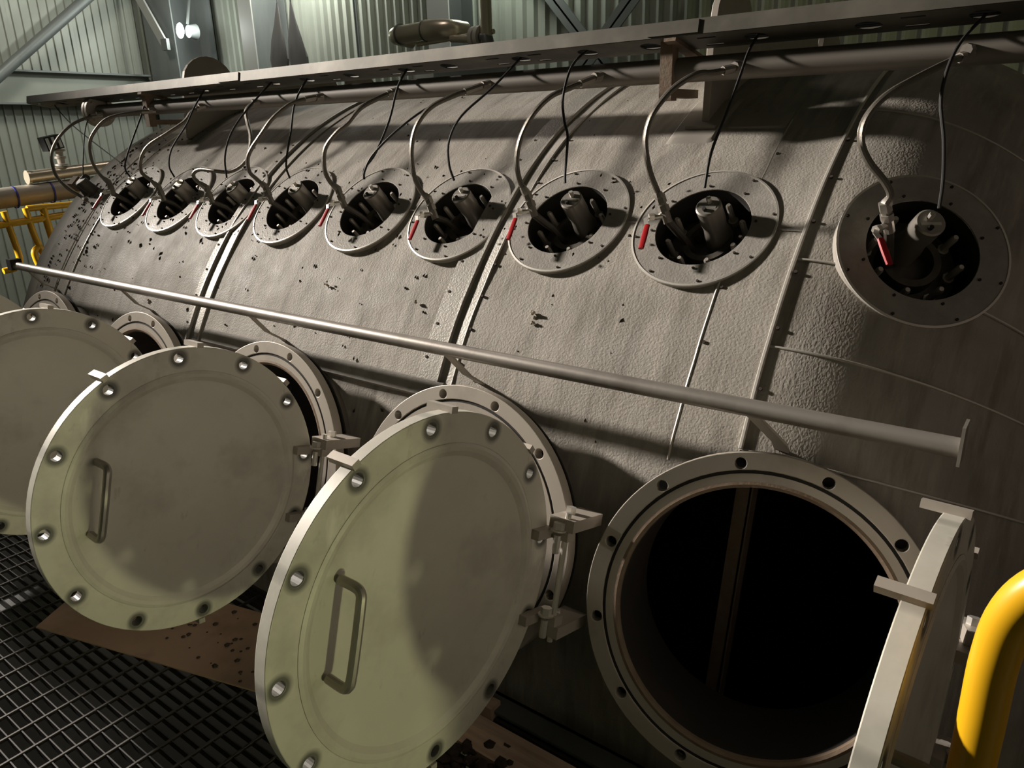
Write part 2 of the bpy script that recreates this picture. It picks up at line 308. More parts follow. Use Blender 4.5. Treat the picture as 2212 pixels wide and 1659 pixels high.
def xbrace(x0,z0,x1,z1,label,y=4.3):
    r=root('cross_brace',(x0,y,z0),label,'brace',None)
    MB().bar((0,0,0),(x1-x0,0,z1-z0),.02,.16,up=(0,-1,0)).obj('outstanding_leg',M_brace,r)
    MB().bar((0,-.07,.0),(x1-x0,-.07,z1-z0),.16,.02,up=(0,-1,0)).obj('face_leg',M_col,r)
xbrace(-4.9,3.95,-1.9,.65,'dark brace running down to the right behind the cable tray')
xbrace(-1.35,4.5,-4.7,1.05,'dark brace running down to the left behind the cable tray',4.1)
r=root('hanging_angle',(-10.7,3.5,3.05),'short flat grey angle fixed diagonally on the corner column','bracket')
MB().bar((0,0,0),(-.75,0,1.0),.16,.03,up=(0,-1,0)).obj('angle_leg',M_collight,r)
MB().box((-.06,-.02,-.1),(.1,.03,.06)).obj('bolt_plate',M_col,r)
# lamp behind the corner column
r=root('work_lamp',(-10.35,3.72,3.2),'glaring white work lamp fixed beside the corner column','lamp')
MB().lathe([(0,.0),(.09,.0),(.11,-.10),(.115,-.12),(.0,-.12)],20,Matrix.Rotation(PI/2,4,'X')).obj('housing',M_col,r,True)
MB().lathe([(0,.006),(.108,.006)],20,Matrix.Translation((0,-.13,0))@Matrix.Rotation(PI/2,4,'X')).obj('lit_face',M_lampface,r)
MB().bar((0,0,.1),(0,.1,.5),.03,.03).obj('bracket',M_brace,r)
d=bpy.data.lights.new('work_lamp_light','POINT'); d.energy=28; d.color=(.9,1,.95); d.shadow_soft_size=.1
o=bpy.data.objects.new('work_lamp_light',d); COL.objects.link(o); o.location=(-10.1,3.55,3.25)
# lagged pipe with elbow, vertical pipe, boxes
r=root('lagged_pipe',(-4.78,2.5,2.56),'shiny horizontal lagged pipe with rounded left end above the cable tray','pipe')
MB().tube(smoothpath([(.02,.25,-.02),(-.02,.1,-.0),(.05,0,0),(.2,0,.005),(.42,0,.01)],5),.082,18).obj('lagging',M_lag,r,True)
MB().tube(smoothpath([(.42,0,.01),(.6,0,.0),(.72,.05,-.01),(.76,.2,-.02)],5),.094,18).obj('elbow_cover',M_lag,r,True)
MB().tube([(.3,.02,-.10),(1.25,.02,-.07)],.022,10).obj('bypass_pipe',M_lag,r,True)
for x in (.1,.44): MB().lathe([(.083,-.008),(.098,-.008),(.098,.008),(.083,.008)],24,Matrix.Translation((x,0,.005))@Matrix.Rotation(PI/2,4,'Y'),True).obj('strap',M_brace,r,True)
r=root('riser_pipe',(-3.60,2.5,2.2),'vertical lagged riser pipe in front of the dark column gap','pipe')
MB().tube([(0,0,.18),(0,0,3.2)],.055,16).obj('lagging',M_lag,r,True)
MB().tube([(-.42,0,.27),(-.12,0,.24)],.035,12).obj('branch',M_lag,r,True)
MB().lathe([(.03,-.02),(.10,-.02),(.10,.02),(.03,.02)],20,Matrix.Translation((-.13,0,.25))@Matrix.Rotation(PI/2,4,'Y'),True).obj('flange',M_bright,r,True)
MB().lathe([(.03,-.02),(.10,-.02),(.10,.02),(.03,.02)],20,Matrix.Translation((-.07,0,.25))@Matrix.Rotation(PI/2,4,'Y'),True).obj('flange',M_bright,r,True)
MB().tube([(-.05,0,.24),(.0,0,.25),(.02,0,.17)],.06,14).obj('valve_body',M_brace,r,True)
r=root('junction_box',(-5.3,3.95,2.37),'dark grey box on the back wall under the cable tray','box')
MB().box((-.15,-.16,-.22),(.95,.0,.16)).obj('enclosure',M_brace,r); MB().box((.2,-.175,-.03),(.8,-.165,-.015)).obj('slot_handle',M_dark,r)
MB().box((-.5,-.1,-.22),(-.16,.0,.2)).obj('side_panel',M_collight,r)
tag(MB().tube([(-6.8,3.9,1.2),(-6.86,3.9,5.5)],.025,8).obj('conduit',M_brace,None,True),'thin dark vertical conduit on the ribbed wall left of the lagged pipe','conduit')
# dark sacks behind the tray
for (x,z,h,lean,lb) in ((-8.3,2.42,.95,.12,'dark pointed sack hung behind the cable tray, left one'),(-7.85,2.42,.93,-.05,'dark pointed sack hung behind the cable tray, right one')):
    r=root('hanging_sack',(x,3.75,z),lb,'sack')
    mb=MB(); n=14; prof=[(.0,.13),(.25,.15),(.5,.11),(.75,.055),(1.,.01)]
    vs=[]
    for t,rr in prof:
        for j in range(n):
            a=2*PI*j/n; k=1+.22*math.sin(3*a+t*4)
            vs.append((rr*k*math.cos(a)+lean*t,rr*.6*k*math.sin(a),t*h))
    mb.add(vs,[(i*n+j,i*n+(j+1)%n,(i+1)*n+(j+1)%n,(i+1)*n+j) for i in range(4) for j in range(n)]+[tuple(range(n))[::-1]]); mb.obj('sack_cloth',M_rag,r,True)
    MB().tube([(lean,0,h*.98),(lean,0,h+.6)],.012,6).obj('tie_cord',M_brace,r)
# ---------------------------------------------------------------- the vessel
def surf(x,th,off=0.):
    """outer skin point at axial x, angle th (deg above horizontal on the near side)"""
    a=math.radians(th)
    if x<=XS: r=R+off; return Vector((x,-r*math.cos(a),r*math.sin(a)))
    q=min((x-XS)/HB,1.); r=R*math.sqrt(max(1-q*q,0)); P=Vector((x,-r*math.cos(a),r*math.sin(a)))
    nx=(R*R/HB/HB)*(x-XS); n=Vector((nx,P.y,P.z)).normalized(); return P+n*off
def surfn(x,th):
    a=math.radians(th); 
    if x<=XS: return Vector((0,-math.cos(a),math.sin(a)))
    P=surf(x,th); return Vector(((R*R/HB/HB)*(x-XS),P.y,P.z)).normalized()
HOLES=[(m,.333) for m in MH]+[(m,.150) for m in NZ[:9]]
HI=[(m.inverted(),r) for m,r in HOLES]
def skin_mesh(name,x0,x1,a0,a1,off,nx,na,m,dent=.006,head=False,q0=0,q1=1,parent=None,holes=True):
    """grid patch of the skin; head patches run in meridian parameter q (0 at the weld line, 1 at the pole)"""
    P=[];UV=[]
    for i in range(nx+1):
        for j in range(na+1):
            th=a0+(a1-a0)*j/na
            if head: s=q0+(q1-q0)*i/nx; x=XS+HB*math.sin(s*PI/2); sl=XS+s*1.9
            else: x=x0+(x1-x0)*i/nx; sl=x
            p=surf(x,th,off); n=surfn(x,th)
            if dent:
                e=min(i,nx-i,j,na-j)/6.; e=min(e,1.)
                dd=noise.noise(Vector((x*2.1,th*.045,off*50+.3)))*dent+noise.noise(Vector((x*5.3+9,th*.11,1)))*dent*.55
                p=p+n*dd*(.35+.65*e)
            P.append(p); UV.append((sl,math.radians(th)*R*(1 if not head else .8)))
    W=na+1; fs=[(i*W+j,(i+1)*W+j,(i+1)*W+j+1,i*W+j+1) for i in range(nx) for j in range(na)]
    if holes:
        for mi,r in HI:
            L=[mi@p for p in P]; ins=[(abs(l.z)<.25 and l.x*l.x+l.y*l.y<r*r) for l in L]
            if not any(ins): continue
            fs=[f for f in fs if not all(ins[k] for k in f)]
            for k,i_ in enumerate(ins):
                if i_:
                    l=L[k]; q=math.hypot(l.x,l.y); l2=Vector((l.x*r/q,l.y*r/q,l.z)); P[k]=mi.inverted()@l2
    used=sorted({k for f in fs for k in f}); mp={k:i for i,k in enumerate(used)}
    me=bpy.data.meshes.new(name); me.from_pydata([tuple(P[k]) for k in used],[],[tuple(mp[k] for k in f) for f in fs]); me.materials.append(m)
    uv=me.uv_layers.new(name='UVMap'); UVu=[UV[k] for k in used]
    for lp in me.loops: uv.data[lp.index].uv=UVu[lp.vertex_index]
    bm=bmesh.new(); bm.from_mesh(me)
    c=Vector((0,0,0))
    bmesh.ops.recalc_face_normals(bm,faces=bm.faces)
    f0=bm.faces[:][0]; cc=f0.calc_center_median()
    if f0.normal.dot(Vector((0,cc.y,cc.z)))<0: bmesh.ops.reverse_faces(bm,faces=bm.faces)
    for f in bm.faces: f.smooth=True
    bm.to_mesh(me); bm.free()
    return link(me,name,parent)
vessel=root('insulated_vessel',(0,0,0),'huge grey insulated horizontal tank clad in dusty embossed metal sheets','tank')
X_P=[(XE,-3.2,0),(-3.2,-1.95,.002),(-1.95,-.56,.0),(-.56,.28,.002),(.28,XS,.005)]
for x0,x1,off in X_P:
    skin_mesh('cladding_panel',x0,x1,-35,46.6,off,max(4,int((x1-x0)/.02)),142,M_clad,parent=vessel)
    skin_mesh('cladding_panel',x0,x1,46.4,100,off+.0025,max(4,int((x1-x0)/.02)),90,M_clad,parent=vessel)
    skin_mesh('cladding_panel',x0,x1,100,325,off,max(2,int((x1-x0)/.2)),60,M_clad,dent=0,parent=vessel,holes=False)
for k,(a0,a1) in enumerate([(-60,27.7),(27.7,36),(36,43.8),(43.8,62.5),(62.5,95)]):
    skin_mesh('head_panel',0,0,a0,a1,.002*(k%2),80,max(12,int((a1-a0)/.5)),M_clad,head=True,q1=.97,parent=vessel,dent=.004)
skin_mesh('head_panel',0,0,95,300,0,24,40,M_clad,head=True,q1=.97,parent=vessel,dent=0,holes=False)
# far dished head (out of sight) closes the left end
mb=MB(); mb.lathe([(R*math.cos(t*PI/16),1.0*math.sin(t*PI/16)) for t in range(9)],64,Matrix.Translation((XE,0,0))@Matrix.Rotation(-PI/2,4,'Y')); mb.obj('far_head',M_clad,vessel,True)
# inner steel shell, seen through the open manhole
RI=R-.13
mb=MB(); nx,na=190,300; P=[]
for i in range(nx+1):
    for j in range(na):
        x=XE+(XS-XE)*i/nx; a=2*PI*j/na; P.append(Vector((x,-RI*math.cos(a),RI*math.sin(a))))
fs=[(i*na+j,(i+1)*na+j,(i+1)*na+(j+1)%na,i*na+(j+1)%na) for i in range(nx) for j in range(na)]
nh=40; base=len(P)
for i in range(1,nh+1):
    for j in range(na):
        s=i/nh*PI/2*.98; x=XS+(HB-.13)*math.sin(s); r=RI*math.cos(s); a=2*PI*j/na; P.append(Vector((x,-r*math.cos(a),r*math.sin(a))))
fs+=[((nx+i)*na+j,(nx+i+1)*na+j,(nx+i+1)*na+(j+1)%na,(nx+i)*na+(j+1)%na) for i in range(nh) for j in range(na)]
for mi,r in HI[:5]:
    r=.37; L=[mi@p for p in P]; ins=[(abs(l.z)<.45 and l.x*l.x+l.y*l.y<r*r) for l in L]; fs=[f for f in fs if not all(ins[k] for k in f)]
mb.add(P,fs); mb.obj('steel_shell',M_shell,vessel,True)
# inner vertical baffle angle behind the open manhole
mb=MB(); mb.bar((.40,-1.35,1.0),(.265,-1.35,-.9),.045,.01,up=(0,-1,0)); mb.bar((.422,-1.33,1.0),(.287,-1.33,-.9),.01,.05,up=(0,-1,0)); mb.obj('inner_stay',M_rust,vessel)
# lap edges: rounded bead along each sheet edge
def arc_bead(x,a0,a1,off=.003,r=.0045,n=90,wob=.003):
    pts=[surf(x+noise.noise(Vector((x*3,i*.12,5)))*wob,a0+(a1-a0)*i/n,off) for i in range(n+1)]; return pts
def beads(pts,r):
    run=[]; out=[]
    for p in pts:
        ins=any(math.hypot((mi@p).x,(mi@p).y)<q+.045 and abs((mi@p).z)<.3 for mi,q in HI)
        if ins:
            if len(run)>2: out.append(run)
            run=[]
        else: run.append(p)
    if len(run)>2: out.append(run)
    for run in out: MB().tube(run,r,6).obj('lap_edge',M_edge,vessel,True)
for x,a0,a1,r,off in ((.28,25.6,61,.0035,.005),(XS,21,97,.006,.006),(-3.2,20,97,.004,.003),(-3.33,20,97,.003,.002)):
    beads(arc_bead(x,a0,a1,off,r),r)
for th,x0,x1 in ((46.5,-1.465,-1.403),(46.5,-.990,-.949),(46.5,-.078,-.035),(46.5,-1.91,-1.877)):
    if x1-x0>.02: MB().tube([surf(x0+(x1-x0)*i/8,th,.004) for i in range(9)],.003,6).obj('lap_edge',M_collar,vessel,True)
for th in (27.7,36,43.8,62.5):
    beads([surf(XS+HB*math.sin(i/60*.95*PI/2),th,.003) for i in range(61)],.0035)
# circumferential cover strips (hat channels)
def cover_strip(x0,x1,a0,a1,ribx,n=60):
    mb=MB(); vs=[]; prof=[(x0,.001),(x0+.002,.009),(ribx-.005,.005),(ribx-.004,.015),(ribx+.006,.015),(ribx+.008,.004),(x1-.004,.005),(x1,.007),(x1+.002,.001)]
    for i in range(n+1):
        th=a0+(a1-a0)*i/n
        wv=noise.noise(Vector((x0,i*.09,2)))*.006
        for x,o_ in prof: vs.append(surf(x+wv*(1 if x>ribx else .3),th,o_+(abs(wv)*1.5 if x>ribx+.02 else 0)))
    k=len(prof); mb.add(vs,[(i*k+j,(i+1)*k+j,(i+1)*k+j+1,i*k+j+1) for i in range(n) for j in range(k-1)])
    return mb.obj('cover_strip',M_strip,vessel)
cover_strip(-.635,-.485,25.6,97,-.545)
cover_strip(-2.03,-1.91,24.,97,-1.985)
# lower cladding edge between the second and third manholes
mb=MB(); vs=[]; n=30
for i in range(n+1):
    x=-1.86+1.35*i/n
    for th,o_ in ((27.6,.002),(27.5,.016),(25.9,.020),(25.7,.002)): vs.append(surf(x,th,o_))
mb.add(vs,[(i*4+j,(i+1)*4+j,(i+1)*4+j+1,i*4+j+1) for i in range(n) for j in range(3)]); mb.obj('ledge_strip',M_collar,vessel)
# cover patch round the near saddle foot
def patch(x0,x1,a0,a1,off,nm='cover_patch'):
    mb=MB(); vs=[]; n=12
    for i in range(n+1):
        for j in range(n+1): vs.append(surf(x0+(x1-x0)*i/n,a0+(a1-a0)*j/n,off*(0 if (i in (0,n) or j in (0,n)) else 1)+.003))
    mb.add(vs,[(i*(n+1)+j,(i+1)*(n+1)+j,(i+1)*(n+1)+j+1,i*(n+1)+j+1) for i in range(n) for j in range(n)]); return mb.obj(nm,M_clad,vessel,True)
patch(-.09,.075,57,66,.010); patch(.075,.275,59.5,62.5,.008)
# screws along the laps
mb=MB()
for x,a0,a1,k in ((.28,28,58,6),(XS,25,60,7),(-.63,28,60,9),(-.487,28,60,9),(-2.03,26,60,9),(-3.2,22,60,8)):
    for i in range(k):
        th=a0+(a1-a0)*(i+.5)/k; p=surf(x+.012,th,.004); mb.tube([p,p+surfn(x,th)*.006],.005,6)
mb.obj('screws',M_dirt,vessel)['kind']='stuff'
# ---------------------------------------------------------------- saddle plates with lifting eye on top of the vessel
def saddle(x,label):
    r=root('saddle_plate',(x,0,0),label,'bracket')
    out=[]
    def bot(th): return (-(R+.004)*math.cos(math.radians(th)),(R+.004)*math.sin(math.radians(th)))
    for th in range(61,106,3): out.append(bot(th))
    out+=[(.56,1.93),(.47,2.01)]
    out+=[(.225+.16*math.cos(a),1.96+.10*math.sin(a)) for a in [i*PI/8 for i in range(2,7)]]
    out+=[(.02,1.985),(-.50,1.99)]
    out+=[(-.735+.165*math.cos(a),1.90+.165*math.sin(a)) for a in [i*PI/12 for i in range(1,11)]]
    out+=[(-.902,1.90),(-.915,1.64)]
    vs,fs=plate(out,[circ(.225,1.965,.045,20)],.024,-.012,.002)
    m=Matrix(((0,0,1,0),(1,0,0,0),(0,1,0,0),(0,0,0,1)))
    MB().add(vs,fs,m).obj('web_plate',M_flange,r)
    MB().box((-.05,-.955,1.60),(.05,-.905,1.625)).obj('foot_tab',M_flange,r)
    # rusty clamp that holds the header
    mb=MB(); mb.box((-.075,-1.10,1.70),(-.035,-1.06,1.87)); mb.box((-.075,-1.06,1.71),(-.035,-.90,1.735)); mb.obj('header_clamp',M_rust,r)
saddle(.003,'tall grey saddle plate standing on the tank near its right end')
saddle(-3.03,'saddle plate with rounded top standing on the tank at the far left end')
# ---------------------------------------------------------------- header pipe
r=root('header_pipe',(0,-1.05,1.787),'long grey header pipe running over the tank under the cable tray','pipe')
MB().tube([(-3.69,0,.012),(-1.5,0,.006),(.9,0,-.004),(1.9,0,-.008)],.036,20).obj('pipe_run',M_header,r,True)
mb=MB(); mb.lathe([(.0,-.012),(.085,-.012),(.085,.012),(.0,.012)],24,Matrix.Translation((-3.69,0,.012))@Matrix.Rotation(PI/2,4,'Y'))
mb.obj('end_flange',M_flange,r,True)
mb=MB(); mb.lathe([(.0,-.012),(.085,-.012),(.085,.012),(.0,.012)],24,Matrix.Translation((-3.725,0,.012))@Matrix.Rotation(PI/2,4,'Y'))
for k in range(4):
    a=PI/4+k*PI/2; mb.tube([(-3.76,.063*math.cos(a),.012+.063*math.sin(a)),(-3.66,.063*math.cos(a),.012+.063*math.sin(a))],.009,6)
mb.obj('blind_flange',M_flange,r,True)
for h in HOSES:
    x=h[0][0]
    MB().tube([(x,-.03,-.004),(x-.006,-.062,-.006)],.014,8).add([],[]).obj('hose_port',M_steel,r,True)
# ---------------------------------------------------------------- cable tray
r=root('cable_tray',Matrix.Translation((0,-1.13,1.874))@Matrix.Rotation(math.radians(-11),4,'X'),'long perforated cable tray crossing the whole picture above the tank','tray')
X0,X1=-4.45,2.6
seg=[(-4.45,-2.25),(-2.25,-.02),(-.02,2.6)]
hx=[-4.12,-3.74,-3.15,-2.588,-2.3,-2.016,-1.775,-1.491,-1.173,-.952,-.62,-.351,-.123,.206,.5,.76,1.1,1.5]
for a,b in seg:
    MB().box((a,-.002,0),(b,.002,.043)).obj('front_rail',M_tray,r)
    MB().box((a,.136,0),(b,.140,.043)).obj('back_rail',M_tray,r)
    hs=[circ(x,.07,.034,18) for x in hx if a+.05<x<b-.05]
    for q in range(int((b-a)/.18)):
        x=a+.09+q*.18
        if all(abs(x-h)>.07 for h in hx):
            for yy in (.035,.105): hs.append([(x-.028,yy-.006),(x+.028,yy-.006),(x+.028,yy+.006),(x-.028,yy+.006)])
    vs,fs=plate([(a,.0),(b,.0),(b,.138),(a,.138)],hs,.0025,-.001)
    MB().add(vs,fs).obj('tray_bottom',M_tray,r)
for a in (-2.25,-.02): MB().box((a-.08,-.006,.004),(a+.08,-.001,.04)).obj('splice_plate',M_tray,r)
for x in (-3.03,.003): MB().box((x-.05,.0,.0),(x-.012,.22,-.012)).obj('support_bracket',M_rust,r)
mb=MB()
for i in range(5):
    mb.tube([(X0+.1,.03+.018*i,.012),(-1.5,.035+.018*i,.014),(2.5,.03+.018*i,.012)],.007,6)
mb.obj('cable_bundle',M_black,r,True)
# ---------------------------------------------------------------- nozzles
NZLAB=['spray nozzle opening in the tank, seventh to the left of the pair beside the near saddle','x']
def nozzle(i,m,label,part_scale=1):
    r=root('nozzle_port',m,label,'nozzle','nozzle ports in a row along the upper tank side')
    k=i==8; tilt=Matrix.Rotation(.0,4,'Z')
    vs,fs=plate(circ(0,0,.205,72),[circ(0,0,.136,56)],.004,-.001,.001)
    mb=MB().add(vs,fs); mb.lathe([(.2055,.002),(.2075,-.004),(.2055,-.012)],72); mb.obj('collar_sheet',M_collar,r)
    MB().lathe([(.203,-.004),(.2085,-.001),(.2085,.004),(.203,.005)],72,None,True).obj('collar_bead',M_edge,r,True)
    mb=MB(); mb.lathe([(.205,-.004),(.206,-.03)],72); mb.obj('collar_skirt',M_clad,r,True)
    mb=MB(); mb.lathe([(.137,-.003),(.139,-.05),(.15,-.055),(.15,-.17)],48); mb.obj('insulation_edge',M_dark,r,True)
    mb=MB(); mb.lathe([(0,-.10),(.128,-.10),(.128,-.155),(.0,-.155)],40); mb.lathe([(.054,-.10),(.056,-.058),(.074,-.058),(.078,-.10)],32); mb.obj('mounting_flange',M_nzflange,r,True)
    for q in range(8):
        a=math.radians(22+45*q); x,y=.106*math.sin(a),.106*math.cos(a)
        MB().tube([(x,y,-.10),(x,y,-.084),(x,y,-.0839),(x,y,-.024),(x,y,-.018)],[.015,.015,.009,.009,.006],8).obj('stud_bolt',M_bolt,r,True)
    # capsule detector
    ce=m.inverted()@Vector(CABLES[i+2][-1]); cx,cy=max(-.02,min(.05,ce.x)),max(-.01,min(.06,ce.y-.012))
    mb=MB(); mb.lathe([(.0,.066),(.032,.066),(.036,.062),(.036,.01),(.033,-.02),(.039,-.06),(.039,-.11),(0,-.11)],26,Matrix.Translation((cx,cy,0))); cp=mb.obj('detector_capsule',M_caps,r,True)
    mb=MB(); mb.tube([(cx,cy+.012,.064),(cx,cy+.014,.082)],.0075,8); mb.obj('cable_gland',M_bright,cp,True)
    mb=MB(); mb.box((cx-.024,cy-.008,.066),(cx+.024,cy-.001,.0672)); mb.obj('name_plate',M_bright,cp)
    MB().tube([(cx-.004,cy-.017,.066),(cx-.004,cy-.017,.075)],.006,6).obj('cap_screw',M_dark,cp)
    # inlet fittings and ball valve
    mb=MB()
    b=m.inverted()@Vector(HOSES[i+1][-1])+Vector((0,0,-.004)); a=b+Vector((.026,-.044,-.052)); dd=b-a; vo=b-Vector((-.12,.05,.07)); mb.tube([(-.045,-.015,-.11),(-.07,-.012,-.03),a+dd*.1],.012,10); mb.tube([(-.03,.03,-.12),(-.05,.03,-.07)],.014,8); mb.obj('inlet_pipe',M_nzflange,r,True)
    b=m.inverted()@Vector(HOSES[i+1][-1]); b=b+Vector((0,0,-.004)); a=b+Vector((.026,-.044,-.052)); dd=(b-a); vo=b-Vector((-.12,.05,.07))
    mb=MB(); mb.tube([a,a+dd*.45],.013,8); mb.tube([a+dd*.45,a+dd*.7],.0165,6); mb.tube([a+dd*.7,a+dd*.8],.012,8); mb.tube([a+dd*.8,a+dd*1.12],.0155,6); mb.obj('valve_body',M_steel,r,True)
    mb=MB(); mb.tube([a+dd*.3,Vector((-.135,.0,.045))+vo],.008,8); mb.tube([Vector((-.13,.003,.043))+vo,Vector((-.142,-.004,.05))+vo],.011,6); st=mb.obj('valve_stem',M_bright,r,True)
    e=Vector((-.122,-.115,.05) if i!=8 else (-.125,-.10,.06))+vo
    s0=Vector((-.139,-.004,.052))+vo; mid=s0+(Vector(e)-s0)*.3
    lv=MB().strip([s0,s0+Vector((-.006,-.012,.004)),mid],.014,.003,(1,0,0)).obj('lever_shank',M_bright,r,False)
    MB().tube([mid-(Vector(e)-s0)*.04,mid+(Vector(e)-mid)*.5,Vector(e)],[.0085,.0095,.0085],8,True,None,.6).obj('lever_sleeve',M_red,lv,True)
    mb=MB()
    for q in range(8):
        a=math.radians(10+45*q)
        for rr in (.195,.149):
            x,y=rr*math.cos(a+.1*(rr>.17)),rr*math.sin(a+.1*(rr>.17)); mb.tube([(x,y,.002),(x,y,.007)],.0038,6)
    mb.obj('collar_screws',M_dirt,r)['kind']='stuff'
    return r
labs=['nozzle port with red valve lever, farthest left complete one at the tank end','nozzle port with red valve lever, second from the far left','nozzle port below the hose that loops sideways, third from far left',
'nozzle port just right of the far cover strip, fourth from left','nozzle port in the middle of the row, fifth from the far left','nozzle port directly left of the near cover strip',
'nozzle port directly right of the near cover strip','large nozzle port with steel-topped capsule below the near saddle plate','dark nozzle port on the domed tank end at far right, red lever lit bright']
for i in range(9): nozzle(i,NZ[i],labs[i])
# partly hidden last nozzle at the left end
r=root('nozzle_fitting',NZ[9],'dark grimy valve fitting peeping over the far left tank edge','valve')
MB().tube([(-.06,.0,-.06),(-.05,.02,.03),(.03,.05,.05)],.022,8).obj('valve_body',M_nzflange,r,True)
MB().lathe([(0,.06),(.033,.06),(.033,-.06),(0,-.06)],20,Matrix.Translation((.02,.02,.0))).obj('detector_capsule',M_nzflange,r,True)
MB().box((-.14,.0,-.01),(-.08,.06,.05)).obj('side_box',M_rust,r)
# ---------------------------------------------------------------- hoses and cables
hl=['braided hose looping far left beyond the tank end','braided hose to the farthest left nozzle port','braided hose to the second nozzle port from the left','braided hose that loops down and sideways to the third nozzle port',
'braided hose to the nozzle port right of the far cover strip','braided hose to the fifth nozzle port from the left','braided hose to the nozzle port left of the near cover strip','braided hose curving to the nozzle port right of the near cover strip',
'thick braided hose curving beside the near saddle plate','bright braided hose S-curving down the dark domed end at right']
for i,h in enumerate(HOSES):
    p=smoothpath(h,5); r=root('braided_hose',h[0],hl[i],'hose','braided hoses from the header to the nozzle ports')
    T=Matrix.Translation(-Vector(h[0]))
    MB().tube(p,.0088,10,True,T).obj('hose_body',M_hose,r,True)
    MB().tube([p[0]+(p[0]-p[2])*.3,p[3]],.0125,8,True,T).obj('upper_fitting',M_steel,r,True)
    MB().tube([p[-4],p[-2],p[-1]],[.0105,.014,.014],8,True,T).obj('lower_fitting',M_steel,r,True)
cl=['thin straight cable slanting down at far left from the tray end','thin black cable hanging left of the tank end','black cable to the farthest left nozzle capsule','black cable to the second nozzle capsule from left','black cable to the third nozzle capsule, clipped to a hose',
'black cable to the nozzle capsule right of the far cover strip','black cable to the fifth nozzle capsule from left','black cable to the capsule left of the near cover strip','black cable with a kink to the capsule right of the near cover strip',
'black cable to the large capsule below the near saddle plate','black cable down to the capsule in the dark right port','second thin cable joining the fifth nozzle capsule from the right']
for i,h in enumerate(CABLES):
    p=smoothpath([tuple(Vector(h[0])+Vector((0.0,.01,.02)))]+h,5) if i!=11 else smoothpath(h,5)
    o=MB().tube(p,.0042 if i>1 else .0032,8,True,Matrix.Translation(-Vector(h[0]))).obj('black_cable',M_black,None,True); o.location=h[0]
    tag(o,cl[i],'cable','black cables hanging from the tray')
# ---------------------------------------------------------------- manholes with hinged covers
def ringplate(ro,ri,th,z0,nh=12,rh=.0135,ph=15,rb=.374,bev=.002,cx=0,cy=0):
    return plate(circ(cx,cy,ro,96),[circ(cx,cy,ri,72)]+[circ(cx+rb*math.sin(math.radians(ph+30*k)),cy+rb*math.cos(math.radians(ph+30*k)),rh,16) for k in range(nh)],th,z0,bev)
mhl=['farthest left manhole at the tank end, its cover mostly out of frame','second manhole from the left, cover swung out at the left frame edge','middle manhole whose handled cover hangs left of the largest cover',
'manhole behind the large foreground cover with the long handle','wide open manhole at bottom right showing the black inside of the tank']
vsA,fsA=None,None
SH={}
def shared(key,fn):
    if key not in SH: SH[key]=fn()
    return SH[key]
def mk_flange():
    mb=MB(); vs,fs=ringplate(.40,.358,.034,-.034); mb.add(vs,fs)
    mb.lathe([(.358,-.034),(.358,-.006),(.350,-.006),(.350,-.001),(.331,-.001),(.331,-.034)],96); return mb.mesh('flange',M_flange,True,12)
def mk_groove(): return MB().lathe([(.3582,-.003),(.3498,-.003)],96).mesh('gasket_groove',M_dark)
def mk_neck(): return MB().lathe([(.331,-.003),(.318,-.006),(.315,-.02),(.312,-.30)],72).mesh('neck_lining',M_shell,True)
def mk_lip(): return MB().lathe([(.331,-.001),(.324,.0005),(.317,-.004),(.3155,-.014)],96).mesh('rusty_lip',M_rust,True)
def mk_neckout(): return MB().lathe([(.334,-.034),(.334,-.30),(.314,-.30)],72).mesh('neck_tube',M_steel,True)
def mk_back(): return MB().lathe([(.336,-.05),(.394,-.05),(.394,-.056),(.336,-.056)],64,None,True).mesh('hole_shade_ring',M_dark)  # added black ring, stands in for the shade inside the flange bolt holes
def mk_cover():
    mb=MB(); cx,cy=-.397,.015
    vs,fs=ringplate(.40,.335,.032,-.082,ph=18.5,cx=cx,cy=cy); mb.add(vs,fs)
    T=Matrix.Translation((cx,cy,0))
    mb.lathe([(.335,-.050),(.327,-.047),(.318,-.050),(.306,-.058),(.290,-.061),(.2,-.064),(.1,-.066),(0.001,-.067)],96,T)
    mb.lathe([(.335,-.082),(.31,-.078),(.0,-.078)],64,T); return mb.mesh('cover',M_door,True,12)
